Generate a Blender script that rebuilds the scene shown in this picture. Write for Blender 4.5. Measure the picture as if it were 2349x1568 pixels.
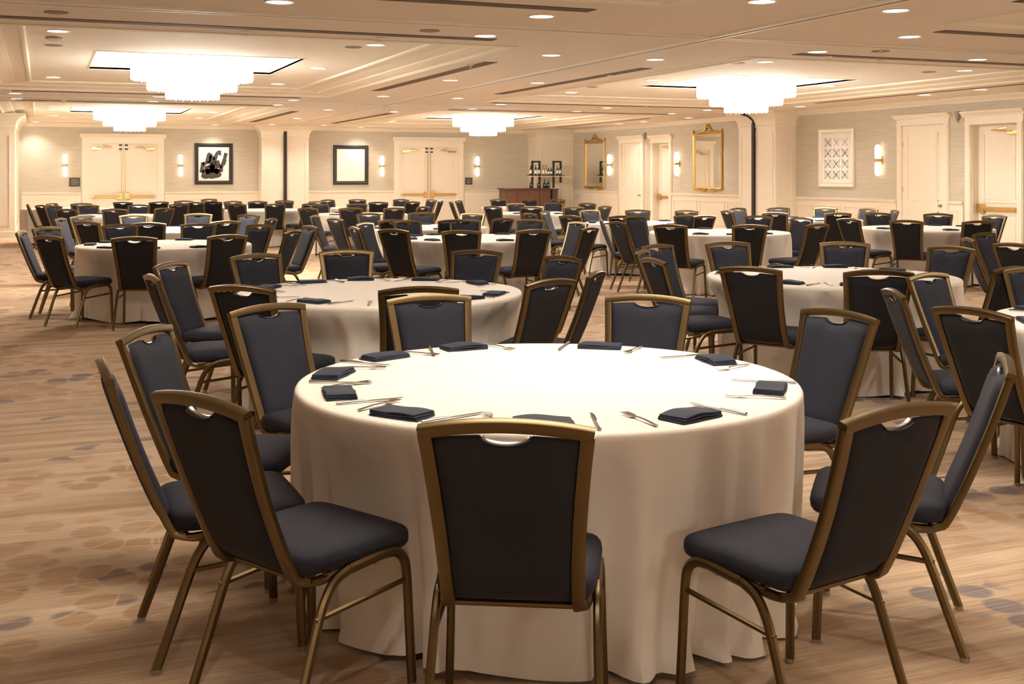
import bpy, bmesh, math, random
from mathutils import Vector, Matrix
random.seed(7)
for o in list(bpy.data.objects): bpy.data.objects.remove(o)
SC = bpy.context.scene
COL = SC.collection
PI = math.pi

# ------------------------------------------------ camera, world, exposure
cam = bpy.data.cameras.new('camera')
camo = bpy.data.objects.new('camera', cam); COL.objects.link(camo)
camo.location = (0, 0, 1.5)
camo.rotation_euler = (PI/2, 0, math.radians(-22.1))
cam.sensor_fit = 'HORIZONTAL'; cam.sensor_width = 36.0
cam.lens = 36.0*2650.0/2349.0
cam.shift_y = -(784.0-400.0)/2349.0
cam.clip_start = 0.05; cam.clip_end = 200
SC.camera = camo
W = bpy.data.worlds.new('world'); SC.world = W; W.use_nodes = True
W.node_tree.nodes['Background'].inputs[0].default_value = (1.0, .86, .68, 1)
W.node_tree.nodes['Background'].inputs[1].default_value = 0.15
SC.view_settings.view_transform = 'Standard'
SC.view_settings.look = 'None'
SC.view_settings.gamma = 1.0
SC.view_settings.use_curve_mapping = False
SC.view_settings.exposure = 0.18
SC.cycles.use_denoising = True
SC.cycles.max_bounces = 8
SC.cycles.diffuse_bounces = 5
SC.cycles.glossy_bounces = 4
SC.cycles.sample_clamp_indirect = 6.0
SC.cycles.caustics_reflective = False
SC.cycles.caustics_refractive = False
LIGHT_COLOUR = (1.0, .94, .87)
SPOT_W = 85.0          # each recessed downlight
CRYSTAL = 25.0
CRYSTAL_DIM = 6.5    # the near bays are dimmed down          # chandelier glass
LENS = 9.0
SCONCE = 2.4

# ------------------------------------------------ materials
def mat(name, col, rough=.6, metal=0.0, sheen=0.0, var=0.0, vscale=8.0, bump=0.0, bscale=200.0,
        emis=None, estr=0.0, stretch=None, spec=None):
    m = bpy.data.materials.new(name); m.use_nodes = True
    nt = m.node_tree; b = nt.nodes['Principled BSDF']
    b.inputs['Base Color'].default_value = (*col, 1)
    b.inputs['Roughness'].default_value = rough
    b.inputs['Metallic'].default_value = metal
    if spec is not None: b.inputs['Specular IOR Level'].default_value = spec
    if sheen:
        b.inputs['Sheen Weight'].default_value = sheen
        b.inputs['Sheen Roughness'].default_value = .35
        b.inputs['Sheen Tint'].default_value = (.62, .58, .62, 1)
    tc = mp = None
    if var or bump:
        tc = nt.nodes.new('ShaderNodeTexCoord'); mp = nt.nodes.new('ShaderNodeMapping')
        nt.links.new(tc.outputs['Object'], mp.inputs[0])
        if stretch: mp.inputs['Scale'].default_value = stretch
    if var:
        n = nt.nodes.new('ShaderNodeTexNoise'); n.inputs['Scale'].default_value = vscale
        n.inputs['Detail'].default_value = 4
        nt.links.new(mp.outputs[0], n.inputs[0])
        r = nt.nodes.new('ShaderNodeMapRange')
        r.inputs[1].default_value = .3; r.inputs[2].default_value = .7
        r.inputs[3].default_value = 1-var; r.inputs[4].default_value = 1+var
        nt.links.new(n.outputs['Fac'], r.inputs[0])
        mx = nt.nodes.new('ShaderNodeVectorMath'); mx.operation = 'SCALE'
        mx.inputs[0].default_value = col
        nt.links.new(r.outputs[0], mx.inputs['Scale'])
        nt.links.new(mx.outputs[0], b.inputs['Base Color'])
    if bump:
        n2 = nt.nodes.new('ShaderNodeTexNoise'); n2.inputs['Scale'].default_value = bscale
        nt.links.new(mp.outputs[0], n2.inputs[0])
        bp = nt.nodes.new('ShaderNodeBump'); bp.inputs['Strength'].default_value = bump
        bp.inputs['Distance'].default_value = .002
        nt.links.new(n2.outputs['Fac'], bp.inputs['Height'])
        nt.links.new(bp.outputs[0], b.inputs['Normal'])
    if emis:
        b.inputs['Emission Color'].default_value = (*emis, 1)
        b.inputs['Emission Strength'].default_value = estr
    return m

M = {}
M['cream'] = mat('cream_paint', (.80, .72, .59), .45, var=.02)
M['door'] = mat('door_paint', (.82, .74, .61), .4, var=.015)
M['paper'] = mat('grasscloth_wallpaper', (.53, .48, .385), .8, var=.10, vscale=3, stretch=(.6, .6, 14), bump=.3, bscale=90)
M['soffit'] = mat('ceiling_paint', (.81, .735, .645), .8, var=.01)
M['tray'] = mat('tray_paint', (.85, .80, .71), .8, var=.01)
M['crown'] = mat('crown_paint', (.82, .76, .63), .5)
M['recess'] = mat('recess_paint', (.88, .82, .68), .6)
M['darkslot'] = mat('dark_slot', (.10, .065, .04), .7)
M['black'] = mat('black_paint', (.012, .011, .010), .5)
M['gasket'] = mat('black_gasket', (.015, .010, .008), .6)
M['brass'] = mat('polished_brass', (.72, .48, .17), .28, 1.0)
M['gilt'] = mat('gilt_carving', (.62, .40, .12), .38, 1.0, bump=.6, bscale=60)
M['bronze'] = mat('antique_gold_metal', (.165, .118, .058), .35, 1.0, var=.08, vscale=6)
M['navy'] = mat('navy_velvet', (.0125, .0135, .025), .85, sheen=.013, var=.25, vscale=7, bump=.25, bscale=400)
M['navyback'] = mat('navy_back_cloth', (.0065, .0065, .009), .9, sheen=.02, var=.15, bump=.2, bscale=400)
M['napkin'] = mat('navy_napkin_cloth', (.017, .024, .050), .8, sheen=.06, var=.2, bump=.35, bscale=300)
M['cloth'] = mat('ivory_tablecloth', (.87, .80, .715), .85, sheen=.1, var=.0, bump=.2, bscale=500)
M['steel'] = mat('cutlery_steel', (.30, .29, .275), .2, 1.0)
M['glide'] = mat('steel_glide', (.45, .43, .40), .35, 1.0)
M['chrome'] = mat('bright_lip', (.26, .25, .24), .3, 1.0)
M['mirror'] = mat('mirror_glass', (.86, .86, .82), .02, 1.0)
M['white'] = mat('white_paper', (.86, .83, .76), .7)
M['silver'] = mat('pale_silver_frame', (.74, .68, .56), .4, .3)
M['wood'] = mat('walnut_veneer', (.105, .042, .022), .45, var=.35, vscale=3, stretch=(2, 2, 22))
M['wooddark'] = mat('dark_end_panel', (.06, .045, .028), .5, var=.2)
M['bottle'] = mat('dark_bottle_glass', (.012, .012, .010), .15)
M['amber'] = mat('amber_bottle_glass', (.30, .20, .06), .15)
M['label'] = mat('bottle_label', (.80, .76, .68), .7)
M['glass'] = mat('clear_glass', (.9, .9, .88), .05)
M['glass'].node_tree.nodes['Principled BSDF'].inputs['Transmission Weight'].default_value = .9
M['tabletop'] = mat('plywood_tabletop', (.45, .30, .18), .5, var=.15)
M['grey'] = mat('grey_fitting', (.30, .26, .22), .6)
M['dot'] = mat('speaker_mesh', (.28, .22, .17), .7)
M['plaque'] = mat('dark_plaque', (.035, .028, .022), .4)
M['plaqueink'] = mat('plaque_lettering', (.42, .36, .28), .5)
M['fitting'] = mat('white_fitting', (.85, .80, .70), .4)
M['crystal'] = mat('lit_crystal', (.95, .9, .8), .2, emis=(1.0, .94, .865), estr=CRYSTAL)
M['crystal_dim'] = mat('lit_crystal_dimmed', (.95, .9, .8), .2, emis=(1.0, .94, .865), estr=CRYSTAL_DIM)
M['lens'] = mat('lit_lens', (1, .95, .85), .3, emis=(1.0, .90, .74), estr=LENS)
M['shade'] = mat('lit_sconce_glass', (1, .95, .85), .3, emis=(1.0, .88, .68), estr=SCONCE)
M['greypic'] = mat('grey_print', (.42, .40, .37), .7)
M['ink'] = mat('black_ink', (.02, .02, .02), .7)
M['inkgrey'] = mat('brown_black_ink', (.055, .045, .038), .7)

def carpet():
    m = bpy.data.materials.new('patterned_carpet'); m.use_nodes = True
    nt = m.node_tree; N = nt.nodes; Lk = nt.links; b = N['Principled BSDF']
    b.inputs['Roughness'].default_value = .95
    b.inputs['Specular IOR Level'].default_value = .15
    tc = N.new('ShaderNodeTexCoord')
    def mapping(s, rz=0):
        mp = N.new('ShaderNodeMapping'); mp.inputs['Scale'].default_value = s
        mp.inputs['Rotation'].default_value = (0, 0, rz)
        Lk.new(tc.outputs['Object'], mp.inputs[0]); return mp
    def noise(mp, sc, det=4, rough=.5, dist=0):
        n = N.new('ShaderNodeTexNoise'); n.inputs['Scale'].default_value = sc
        n.inputs['Detail'].default_value = det; n.inputs['Roughness'].default_value = rough
        n.inputs['Distortion'].default_value = dist
        Lk.new(mp.outputs[0], n.inputs[0]); return n
    def ramp(src, a, bb, lo=0.0, hi=1.0):
        r = N.new('ShaderNodeMapRange'); r.inputs[1].default_value = a; r.inputs[2].default_value = bb
        r.inputs[3].default_value = lo; r.inputs[4].default_value = hi
        Lk.new(src, r.inputs[0]); return r.outputs[0]
    def mix(f, c1, c2):
        x = N.new('ShaderNodeMix'); x.data_type = 'RGBA'
        if isinstance(f, float): x.inputs[0].default_value = f
        else: Lk.new(f, x.inputs[0])
        for i, c in ((6, c1), (7, c2)):
            if isinstance(c, tuple): x.inputs[i].default_value = (*c, 1)
            else: Lk.new(c, x.inputs[i])
        return x.outputs[2]
    def mul(a, c):
        x = N.new('ShaderNodeMath'); x.operation = 'MULTIPLY'; Lk.new(a, x.inputs[0])
        if isinstance(c, float): x.inputs[1].default_value = c
        else: Lk.new(c, x.inputs[1])
        return x.outputs[0]
    streak = mapping((.55, 7, 1), .0)
    fine = mapping((1.6, 46, 1), .0)
    iso = mapping((1, 1, 1)); wide = mapping((.6, 1.3, 1), .25)
    base = mix(ramp(noise(streak, 1.3, 6, .62, .5).outputs['Fac'], .36, .66), (.42, .28, .18), (.64, .475, .33))
    zone = ramp(noise(wide, .50, 3, .5, .6).outputs['Fac'], .47, .56)
    # overlapping round scales, 15 cm across, in drifts
    v = N.new('ShaderNodeTexVoronoi'); v.feature = 'F1'; v.inputs['Scale'].default_value = 6.3; v.inputs['Randomness'].default_value = .75
    Lk.new(iso.outputs[0], v.inputs['Vector'])
    ve = N.new('ShaderNodeTexVoronoi'); ve.feature = 'DISTANCE_TO_EDGE'; ve.inputs['Scale'].default_value = 6.3; ve.inputs['Randomness'].default_value = .75
    Lk.new(iso.outputs[0], ve.inputs['Vector'])
    disc = mul(ramp(v.outputs['Distance'], .57, .47), ramp(ve.outputs['Distance'], .0, .03))
    sep = N.new('ShaderNodeSeparateColor'); Lk.new(v.outputs['Color'], sep.inputs[0])
    dc = mix(sep.outputs[1], (.38, .215, .115), (.52, .325, .19))
    body = mix(disc, (.60, .45, .32), dc)
    base = mix(mul(zone, .62), base, body)
    # chains of slate blue scales along wandering lines
    nz = noise(wide, .42, 2, .45, .5).outputs['Fac']
    sub = N.new('ShaderNodeMath'); sub.operation = 'SUBTRACT'; Lk.new(nz, sub.inputs[0]); sub.inputs[1].default_value = .47
    ab = N.new('ShaderNodeMath'); ab.operation = 'ABSOLUTE'; Lk.new(sub.outputs[0], ab.inputs[0])
    chain = ramp(ab.outputs[0], .022, .012)
    pick = ramp(sep.outputs[0], .38, .42)
    tone = ramp(noise(fine, 1.6, 3).outputs['Fac'], .35, .65, .65, 1.0)
    base = mix(mul(mul(mul(mul(chain, pick), disc), tone), .85), base, (.17, .16, .185))
    # soft brown drifts
    z2 = ramp(noise(streak, .9, 4, .55, 1.0).outputs['Fac'], .56, .72)
    base = mix(mul(z2, .40), base, (.28, .185, .135))
    # fine pile lines
    ln = ramp(noise(fine, 2.2, 3, .6).outputs['Fac'], .3, .7, .78, 1.16)
    vs = N.new('ShaderNodeVectorMath'); vs.operation = 'SCALE'
    Lk.new(base, vs.inputs[0]); Lk.new(ln, vs.inputs['Scale'])
    Lk.new(vs.outputs[0], b.inputs['Base Color'])
    n = noise(iso, 300, 2)
    bp = N.new('ShaderNodeBump'); bp.inputs['Strength'].default_value = .4; bp.inputs['Distance'].default_value = .003
    Lk.new(n.outputs['Fac'], bp.inputs['Height']); Lk.new(bp.outputs[0], b.inputs['Normal'])
    return m
M['carpet'] = carpet()

# ------------------------------------------------ mesh helpers
class MB:
    def __init__(s): s.v = []; s.f = []; s.mi = []; s.cur = 0; s.smooth = False
    def add(s, vs, fs):
        k = len(s.v); s.v += [tuple(p) for p in vs]
        for f in fs: s.f.append(tuple(i+k for i in f)); s.mi.append(s.cur)
        return s
    def box(s, x0, x1, y0, y1, z0, z1):
        x0, x1 = min(x0, x1), max(x0, x1); y0, y1 = min(y0, y1), max(y0, y1); z0, z1 = min(z0, z1), max(z0, z1)
        return s.add([(x0,y0,z0),(x1,y0,z0),(x1,y1,z0),(x0,y1,z0),(x0,y0,z1),(x1,y0,z1),(x1,y1,z1),(x0,y1,z1)],
              [(0,3,2,1),(4,5,6,7),(0,1,5,4),(1,2,6,5),(2,3,7,6),(3,0,4,7)])
    def tube(s, pts, rx, ry=None, n=8, caps=True, up=None, sq=False):
        """sweep an ellipse (or rounded rectangle) along pts; rx across, ry along 'up'"""
        pts = [Vector(p) for p in pts]; ry = rx if ry is None else ry
        rows = []; up = Vector(up) if up else None
        for i, p in enumerate(pts):
            t = (pts[min(i+1, len(pts)-1)]-pts[max(i-1, 0)]).normalized()
            u = up or (Vector((0, 0, 1)) if abs(t.z) < .9 else Vector((0, 1, 0)))
            a = t.cross(u).normalized(); bb = a.cross(t).normalized()
            rxx = rx[i] if isinstance(rx, (list, tuple)) else rx
            ryy = ry[i] if isinstance(ry, (list, tuple)) else ry
            row = []
            for k in range(n):
                th = 2*PI*(k+.5)/n; c, q = math.cos(th), math.sin(th)
                if sq:
                    c = math.copysign(abs(c)**.28, c); q = math.copysign(abs(q)**.28, q)
                row.append(p+a*(rxx*c)+bb*(ryy*q))
            rows.append(row)
        vs = [v for r in rows for v in r]; fs = []
        for i in range(len(rows)-1):
            for k in range(n):
                k2 = (k+1) % n; fs.append((i*n+k, i*n+k2, (i+1)*n+k2, (i+1)*n+k))
        if caps:
            fs.append(tuple(range(n-1, -1, -1))); m = (len(rows)-1)*n; fs.append(tuple(range(m, m+n)))
        return s.add(vs, fs)
    def lathe(s, prof, n=24, c=(0, 0, 0), cap=True):
        vs = []; fs = []
        for r, z in prof:
            for k in range(n):
                th = 2*PI*k/n; vs.append((c[0]+r*math.cos(th), c[1]+r*math.sin(th), c[2]+z))
        for i in range(len(prof)-1):
            for k in range(n):
                k2 = (k+1) % n; fs.append((i*n+k, i*n+k2, (i+1)*n+k2, (i+1)*n+k))
        if cap:
            fs.append(tuple(range(n-1, -1, -1))); m = (len(prof)-1)*n; fs.append(tuple(range(m, m+n)))
        return s.add(vs, fs)
    def prism(s, poly, axis, a, b):
        """poly of 2-D points extruded along axis from a to b"""
        def P(p, t):
            return {'x': (t, p[0], p[1]), 'y': (p[0], t, p[1]), 'z': (p[0], p[1], t)}[axis]
        n = len(poly)
        vs = [P(p, a) for p in poly]+[P(p, b) for p in poly]
        fs = [tuple(range(n)), tuple(range(2*n-1, n-1, -1))]
        fs += [(i, i+n, (i+1) % n+n, (i+1) % n) for i in range(n)]
        return s.add(vs, fs)
    def mesh(s, name, m, smooth=False, bevel=0):
        me = bpy.data.meshes.new(name)
        me.from_pydata(s.v, [], s.f); me.update()
        ms = m if isinstance(m, (list, tuple)) else [m]
        for x in ms: me.materials.append(M[x] if isinstance(x, str) else x)
        if len(ms) > 1: me.polygons.foreach_set('material_index', s.mi)
        bm = bmesh.new(); bm.from_mesh(me); bmesh.ops.recalc_face_normals(bm, faces=bm.faces)
        if bevel: bmesh.ops.bevel(bm, geom=bm.edges[:], offset=bevel, segments=2, affect='EDGES', clamp_overlap=True)
        bm.to_mesh(me); bm.free()
        if smooth:
            me.polygons.foreach_set('use_smooth', [True]*len(me.polygons))
            try: me.set_sharp_from_angle(angle=math.radians(38))
            except Exception: pass
        return me
    def build(s, name, m, parent=None, smooth=False, bevel=0, loc=None, rz=0):
        return link(name, s.mesh(name, m, smooth, bevel), parent, loc, rz)

def link(name, me, parent=None, loc=None, rz=0):
    o = bpy.data.objects.new(name, me); COL.objects.link(o)
    if parent: o.parent = parent
    if loc: o.location = loc
    if rz: o.rotation_euler = (0, 0, rz)
    return o
def tag(o, label=None, cat=None, group=None, kind=None):
    if label: o['label'] = label
    if cat: o['category'] = cat
    if group: o['group'] = group
    if kind: o['kind'] = kind
    return o
def thing(name, loc=(0, 0, 0), rz=0, **k):
    o = bpy.data.objects.new(name, None); o.empty_display_size = .1; COL.objects.link(o)
    o.location = loc; o.rotation_euler = (0, 0, rz)
    return tag(o, **k)
def struct(o): o['kind'] = 'structure'; return o
KIDS = {}
def kids(o):
    if o.name not in KIDS: KIDS[o.name] = [(c, kids(c)) for c in o.children]
    return KIDS[o.name]
def copy_tree(o, loc, rz, label=None, group=None, tree=None):
    r = o.copy(); COL.objects.link(r); r.location = loc; r.rotation_euler = (0, 0, rz)
    if label: r['label'] = label
    if group: r['group'] = group
    def rec(src_kids, dst):
        for c, sub in src_kids:
            d = c.copy(); COL.objects.link(d); d.parent = dst; rec(sub, d)
    rec(tree if tree is not None else kids(o), r)
    return r
def smoothpath(pts, n=5):
    """Catmull-Rom through pts"""
    P = [Vector(p) for p in pts]; P = [P[0]*2-P[1]]+P+[P[-1]*2-P[-2]]; out = []
    for i in range(1, len(P)-2):
        for k in range(n):
            t = k/n; a, b, c, d = P[i-1:i+3]
            out.append(.5*((2*b)+(c-a)*t+(2*a-5*b+4*c-d)*t*t+(3*b-a-3*c+d)*t**3))
    out.append(P[-2]); return out
ORD = ['first', 'second', 'third', 'fourth', 'fifth', 'sixth', 'seventh', 'eighth', 'ninth', 'tenth']
def order_words(i, n, lo='left', hi='right'):
    if n == 1: return 'only one'
    if i == 0: return lo+'most'
    if i == n-1: return hi+'most'
    if n == 3: return 'middle one'
    return ORD[i]+' from '+lo
CY, SY = math.cos(math.radians(22.1)), math.sin(math.radians(22.1))
def lateral(x, y): return x*CY-y*SY
def depth(x, y): return x*SY+y*CY

# ------------------------------------------------ room shell
X0, X1, YF, YB, CZ, TZ = -6.0, 16.0, -14.5, 34.9, 2.95, 3.05
struct(MB().box(X0-.2, X1+.3, YF-.2, YB+.2, -.1, 0).build('floor', 'carpet'))

COFX = [(-.9, 4.95), (8.05, 14.1)]
COFY = [(-13.1, -3.9), (-.5, 8.7), (12.1, 21.3), (24.75, 33.95)]
xs = [X0, -.9, 4.95, 8.05, 14.1, X1]; ys = [YF, -13.1, -3.9, -.5, 8.7, 12.1, 21.3, 24.75, 33.95, YB]
cb = MB()
for i in range(5):
    for j in range(9):
        if i in (1, 3) and j in (1, 3, 5, 7): continue
        cb.box(xs[i], xs[i+1], ys[j], ys[j+1], CZ, CZ+.04)
cb.box(X0-.2, X1+.2, YF-.2, YB+.2, 3.5, 3.6)
ceiling = struct(cb.build('ceiling', 'soffit'))
def ring(mb, x0, x1, y0, y1, prof):
    """sweep (inset, z) profile round a rectangle, mitred"""
    vs = []; n = len(prof)
    for d, z in prof:
        vs += [(x0+d, y0+d, z), (x1-d, y0+d, z), (x1-d, y1-d, z), (x0+d, y1-d, z)]
    fs = []
    for i in range(n-1):
        for k in range(4):
            k2 = (k+1) % 4; fs.append((i*4+k, i*4+k2, (i+1)*4+k2, (i+1)*4+k))
    mb.add(vs, fs); return mb
RC = []
for (cx0, cx1) in COFX:
    for (cy0, cy1) in COFY:
        mx, my = (cx0+cx1)/2, (cy0+cy1)/2; h = 1.32
        if cx0 < 0: mx -= .08
        t = MB(); I = .46
        a0, a1, b0, b1 = cx0+I, cx1-I, cy0+I, cy1-I
        for q in ((a0, mx-h, b0, b1), (mx+h, a1, b0, b1), (mx-h, mx+h, b0, my-h), (mx-h, mx+h, my+h, b1)):
            t.box(*q, TZ, TZ+.03)
        tr = t.build('coffer_tray', 'tray', ceiling)
        ring(MB(), cx0, cx1, cy0, cy1, [(-.03, CZ+.002), (-.03, CZ-.010), (.03, CZ-.014), (.05, CZ+.002), (.06, CZ+.016), (.16, CZ+.030), (.26, CZ+.052), (.27, CZ+.066),
             (.40, CZ+.080), (I+.02, CZ+.093), (I+.02, TZ+.02)]).build('crown_moulding', 'crown', tr)
        ring(MB(), cx0+.66, cx1-.66, cy0+.66, cy1-.66, [(0, TZ+.01), (0, TZ-.02), (.02, TZ-.03), (.05, TZ-.03), (.07, TZ-.015), (.07, TZ+.01)]).build('bead_moulding', 'crown', tr)
        ring(MB(), mx-h, mx+h, my-h, my+h, [(-.02, TZ-.004), (.0, TZ-.006), (.0, TZ+.05), (.05, TZ+.06), (.07, TZ+.26), (1.3, TZ+.26)]).build('lit_recess', 'recess', tr)
        RC.append((mx, my))
# air slots beside the coffers
SLOTS = []
for X in ((-5.0, 4.5), (8.4, 14.0)):
    for Y in (11.6, 21.75, 24.4, 9.2): SLOTS.append((X[0] if Y in (11.6, 9.2) else max(X[0], -.5), X[1], Y-.09, Y+.09))
for x in (5.35, 7.62, 14.55):
    for y0, y1 in ((.8, 7.4), (13.9, 19.4), (26.4, 32.2)):
        w = .09 if x < 14 else .05
        SLOTS.append((x-w, x+w, y0, y1))
for a in SLOTS:
    s = MB().box(*a, CZ-.006, CZ+.004)
    s.build('air_slot', 'darkslot', ceiling)
# folding wall tracks
tb = MB(); tb.cur = 0
def track(mb, x0, x1, y0, y1, alongx):
    for k, (a, b, zz, mi) in enumerate(((-.075, -.028, .024, 0), (-.028, .028, .006, 1), (.028, .075, .024, 0))):
        mb.cur = mi
        if alongx: mb.box(x0, x1, y0+a, y0+b, CZ-zz, CZ+.01)
        else: mb.box(x0+a, x0+b, y0, y1, CZ-zz, CZ+.01)
for args in ((6.55, 6.55, YF, 34.4, False),):
    m_ = MB(); track(m_, *args); m_.build('partition_track', ['fitting', 'darkslot'], ceiling)
for y in (10.48, 23.1):
    for a, b in ((X0, 6.45), (6.65, 15.4)):
        m_ = MB(); track(m_, a, b, y, y, True); m_.build('partition_track', ['fitting', 'darkslot'], ceiling)

# walls -------------------------------------------------
wb = struct(MB().box(-1.0, X1+.2, YB, YB+.2, 0, 3.0).build('wall_back', 'paper'))
wr = MB()
OPEN = [(15.58, 16.68, 2.42), (27.86, 28.74, 2.38)]
seg = [YF, 15.58, 16.68, 27.86, 28.74, YB]
for i in range(0, 5, 2): wr.box(X1, X1+.2, seg[i], seg[i+1], 0, 3.0)
for a, b, h in OPEN: wr.box(X1, X1+.2, a, b, h, 3.0)
for a, b, h in OPEN: wr.box(X1+.2, X1+.24, a-.1, b+.1, 0, 3.0)
wr = struct(wr.build('wall_right', 'paper'))
struct(MB().box(X0-.2, X0, YF, YB, 0, 3.0).build('wall_left', 'cream'))
struct(MB().box(X0, X1, YF-.2, YF, 0, 3.0).build('wall_front', 'cream'))

def crown_run(mb, x0, x1):   # local frame: x along, -y into the room
    mb.prism([(0, 2.84), (-.012, 2.84), (-.02, 2.865), (-.05, 2.89), (-.09, 2.93), (-.10, 2.95), (0, 2.95)], 'x', x0, x1); return mb
def xf(mb, side, c):
    """local wall frame -> world; side 'b' back wall, 'r' right wall; c = wall plane"""
    if side == 'b': mb.v = [(x, c+y, z) for x, y, z in mb.v]
    else: mb.v = [(c+y, -x, z) for x, y, z in mb.v]
    return mb
def wallrun(side, c, a, b, parent):
    """wainscot, rail, base and crown on one stretch of wall from a to b (local x)"""
    xf(MB().box(a, b, -.018, 0, 0, .93), side, c).build('wainscot', 'cream', parent)
    xf(MB().prism([(0, .92), (-.022, .92), (-.03, .935), (-.045, .95), (-.05, .985), (-.02, .995), (0, .995)], 'x', a, b), side, c).build('chair_rail', 'cream', parent)
    L = b-a; n = max(1, round(L/1.5)); g = .13
    if L < .3: return
    w = (L-g*(n+1))/n
    for i in range(n):
        x = a+g+i*(w+g); m = MB()
        for q in ((x, x+w, .20, .225), (x, x+w, .80, .825), (x, x+.025, .225, .80), (x+w-.025, x+w, .225, .80)):
            m.box(q[0], q[1], -.030, -.018, q[2], q[3])
        xf(m, side, c).build('panel_moulding', 'cream', parent)
    return
for a, b in ((-.55, 1.01), (3.28, 5.99), (7.39, 10.2), (12.52, 14.75)): wallrun('b', YB, a, b, wb)
for a, b in ((-34.1, -30.93), (-27.72, -23.6), (-22.1, -18.72), (-17.32, -16.89), (-15.40, 14.0)): wallrun('r', X1, a, b, wr)
for a, b in ((-.55, 5.99), (7.39, 14.75)): xf(crown_run(MB(), a, b), 'b', YB).build('cornice', 'crown', wb)
for a, b in ((-34.1, -23.6), (-22.1, 14.0)): xf(crown_run(MB(), a, b), 'r', X1).build('cornice', 'crown', wr)
bb = MB()
for a, b in ((-.55, 1.01), (3.28, 5.99), (7.39, 10.2), (12.52, 14.75)): bb.box(a, b, YB-.035, YB-.018, 0, .14)
struct(bb.build('baseboard_back', 'cream'))
bb = MB()
for a, b in ((34.1, 30.93), (27.72, 23.6), (22.1, 18.72), (17.32, 16.89), (15.40, -14.0)): bb.box(X1-.035, X1-.018, b, a, 0, .14)
struct(bb.build('baseboard_right', 'cream'))

# pillars ------------------------------------------------
def pillar(x0, x1, y0, y1, nsides, label):
    """box shaft with base, capital coving out to the ceiling, and a moulded panel on its faces"""
    p = struct(MB().box(x0, x1, y0, y1, 0, 2.95).build('pillar', 'cream'))
    ring(MB(), x0, x1, y0, y1, [(-.002, 2.60), (-.02, 2.60), (-.025, 2.63), (-.01, 2.645), (-.02, 2.70), (-.05, 2.77), (-.10, 2.83), (-.17, 2.88), (-.23, 2.905), (-.23, 2.949)]).build('capital', 'crown', p)
    ring(MB(), x0, x1, y0, y1, [(-.002, .16), (-.012, .16), (-.022, .14), (-.022, 0)]).build('base_moulding', 'cream', p)
    for s in nsides:
        m = MB(); e = .012
        if s == 'y':
            a, b = x0+.10, x1-.10
            for q in ((a, b, .28, .31), (a, b, 2.42, 2.45), (a, a+.03, .31, 2.42), (b-.03, b, .31, 2.42)): m.box(q[0], q[1], y0-e, y0, q[2], q[3])
        else:
            a, b = y0+.10, y1-.10
            for q in ((a, b, .28, .31), (a, b, 2.42, 2.45), (a, a+.03, .31, 2.42), (b-.03, b, .31, 2.42)): m.box(x0-e, x0, q[0], q[1], q[2], q[3])
        m.build('panel_moulding', 'cream', p)
    return p
pillar(-5.9, -.62, 29.9, 34.9, 'y', '')
pb = pillar(5.99, 7.39, 34.4, 34.9, 'y', '')
MB().box(6.63, 6.72, 34.34, 34.42, 0, 2.93).build('black_gasket', 'gasket', pb)
pr = pillar(15.45, 16.0, 22.1, 23.6, 'xy', '')
gk = MB().box(15.39, 15.47, 22.90, 22.985, 0, 2.70)
gk.tube([(15.43, 22.94, 2.68), (15.40, 22.94, 2.78), (15.28, 22.97, 2.88), (15.16, 23.05, 2.92)], .035, n=6)
gk.build('black_gasket', 'gasket', pr)
pillar(14.75, 16.0, 34.1, 34.9, 'xy', '')

# doors --------------------------------------------------
def casing(mb, w0, w1, h, hh, cw, d=.035):
    """side casings outside w0..w1 and crown header from h to h+hh"""
    for a, b in ((w0-cw, w0), (w1, w1+cw)):
        mb.box(a, b, -d, 0, 0, h)
        mb.box(a+.02, b-.02, -d-.012, -d, 0, h)
    mb.box(w0-cw, w1+cw, -d, 0, h, h+hh*.62)
    mb.box(w0-cw-.01, w1+cw+.01, -d-.02, 0, h+.0, h+.03)
    e = w1+cw
    mb.prism([(0, h+hh*.6), (-d-.02, h+hh*.6), (-d-.03, h+hh*.7), (-d-.08, h+hh*.88), (-d-.09, h+hh), (0, h+hh)], 'x', w0-cw-.06, w1+cw+.06)
    return mb
def leafmesh(w0, w1, h, y, panels):
    m = MB().box(w0, w1, y, y+.04, .01, h)
    for (a, b, c, d) in panels:
        for q in ((a, b, c, c+.02), (a, b, d-.02, d), (a, a+.02, c, d), (b-.02, b, c, d)): m.box(q[0], q[1], y-.010, y, q[2], q[3])
        m.box(a+.06, b-.06, y-.006, y, c+.06, d-.06)
    return m
def panic_bar(w0, w1, y, z, parent, left_case=True):
    m = MB()
    m.box(w0+.0, w0+.15, y-.06, y, z-.075, z+.085) if left_case else m.box(w1-.15, w1-.0, y-.06, y, z-.075, z+.085)
    m.box(w0+.12, w1-.12, y-.05, y-.03, z-.035, z+.03)
    m.tube([(w0+.10, y-.05, z+.01), (w1-.06, y-.05, z+.01)], .026, n=8)
    m.box(w1-.10, w1-.03, y-.045, y, z-.03, z+.03) if left_case else m.box(w0+.03, w0+.10, y-.045, y, z-.03, z+.03)
    m.build('panic_bar', 'brass', parent)
def closer(a, b, y, z, parent):
    m = MB().box(min(a, a+(b-a)*.45), max(a, a+(b-a)*.45), y-.06, y, z-.03, z+.03)
    m.tube([(a+(b-a)*.25, y-.07, z+.02), (b, y-.12, z+.05), (a+(b-a)*.55, y-.01, z+.09)], .012, n=6)
    m.build('door_closer', 'brass', parent)
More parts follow.
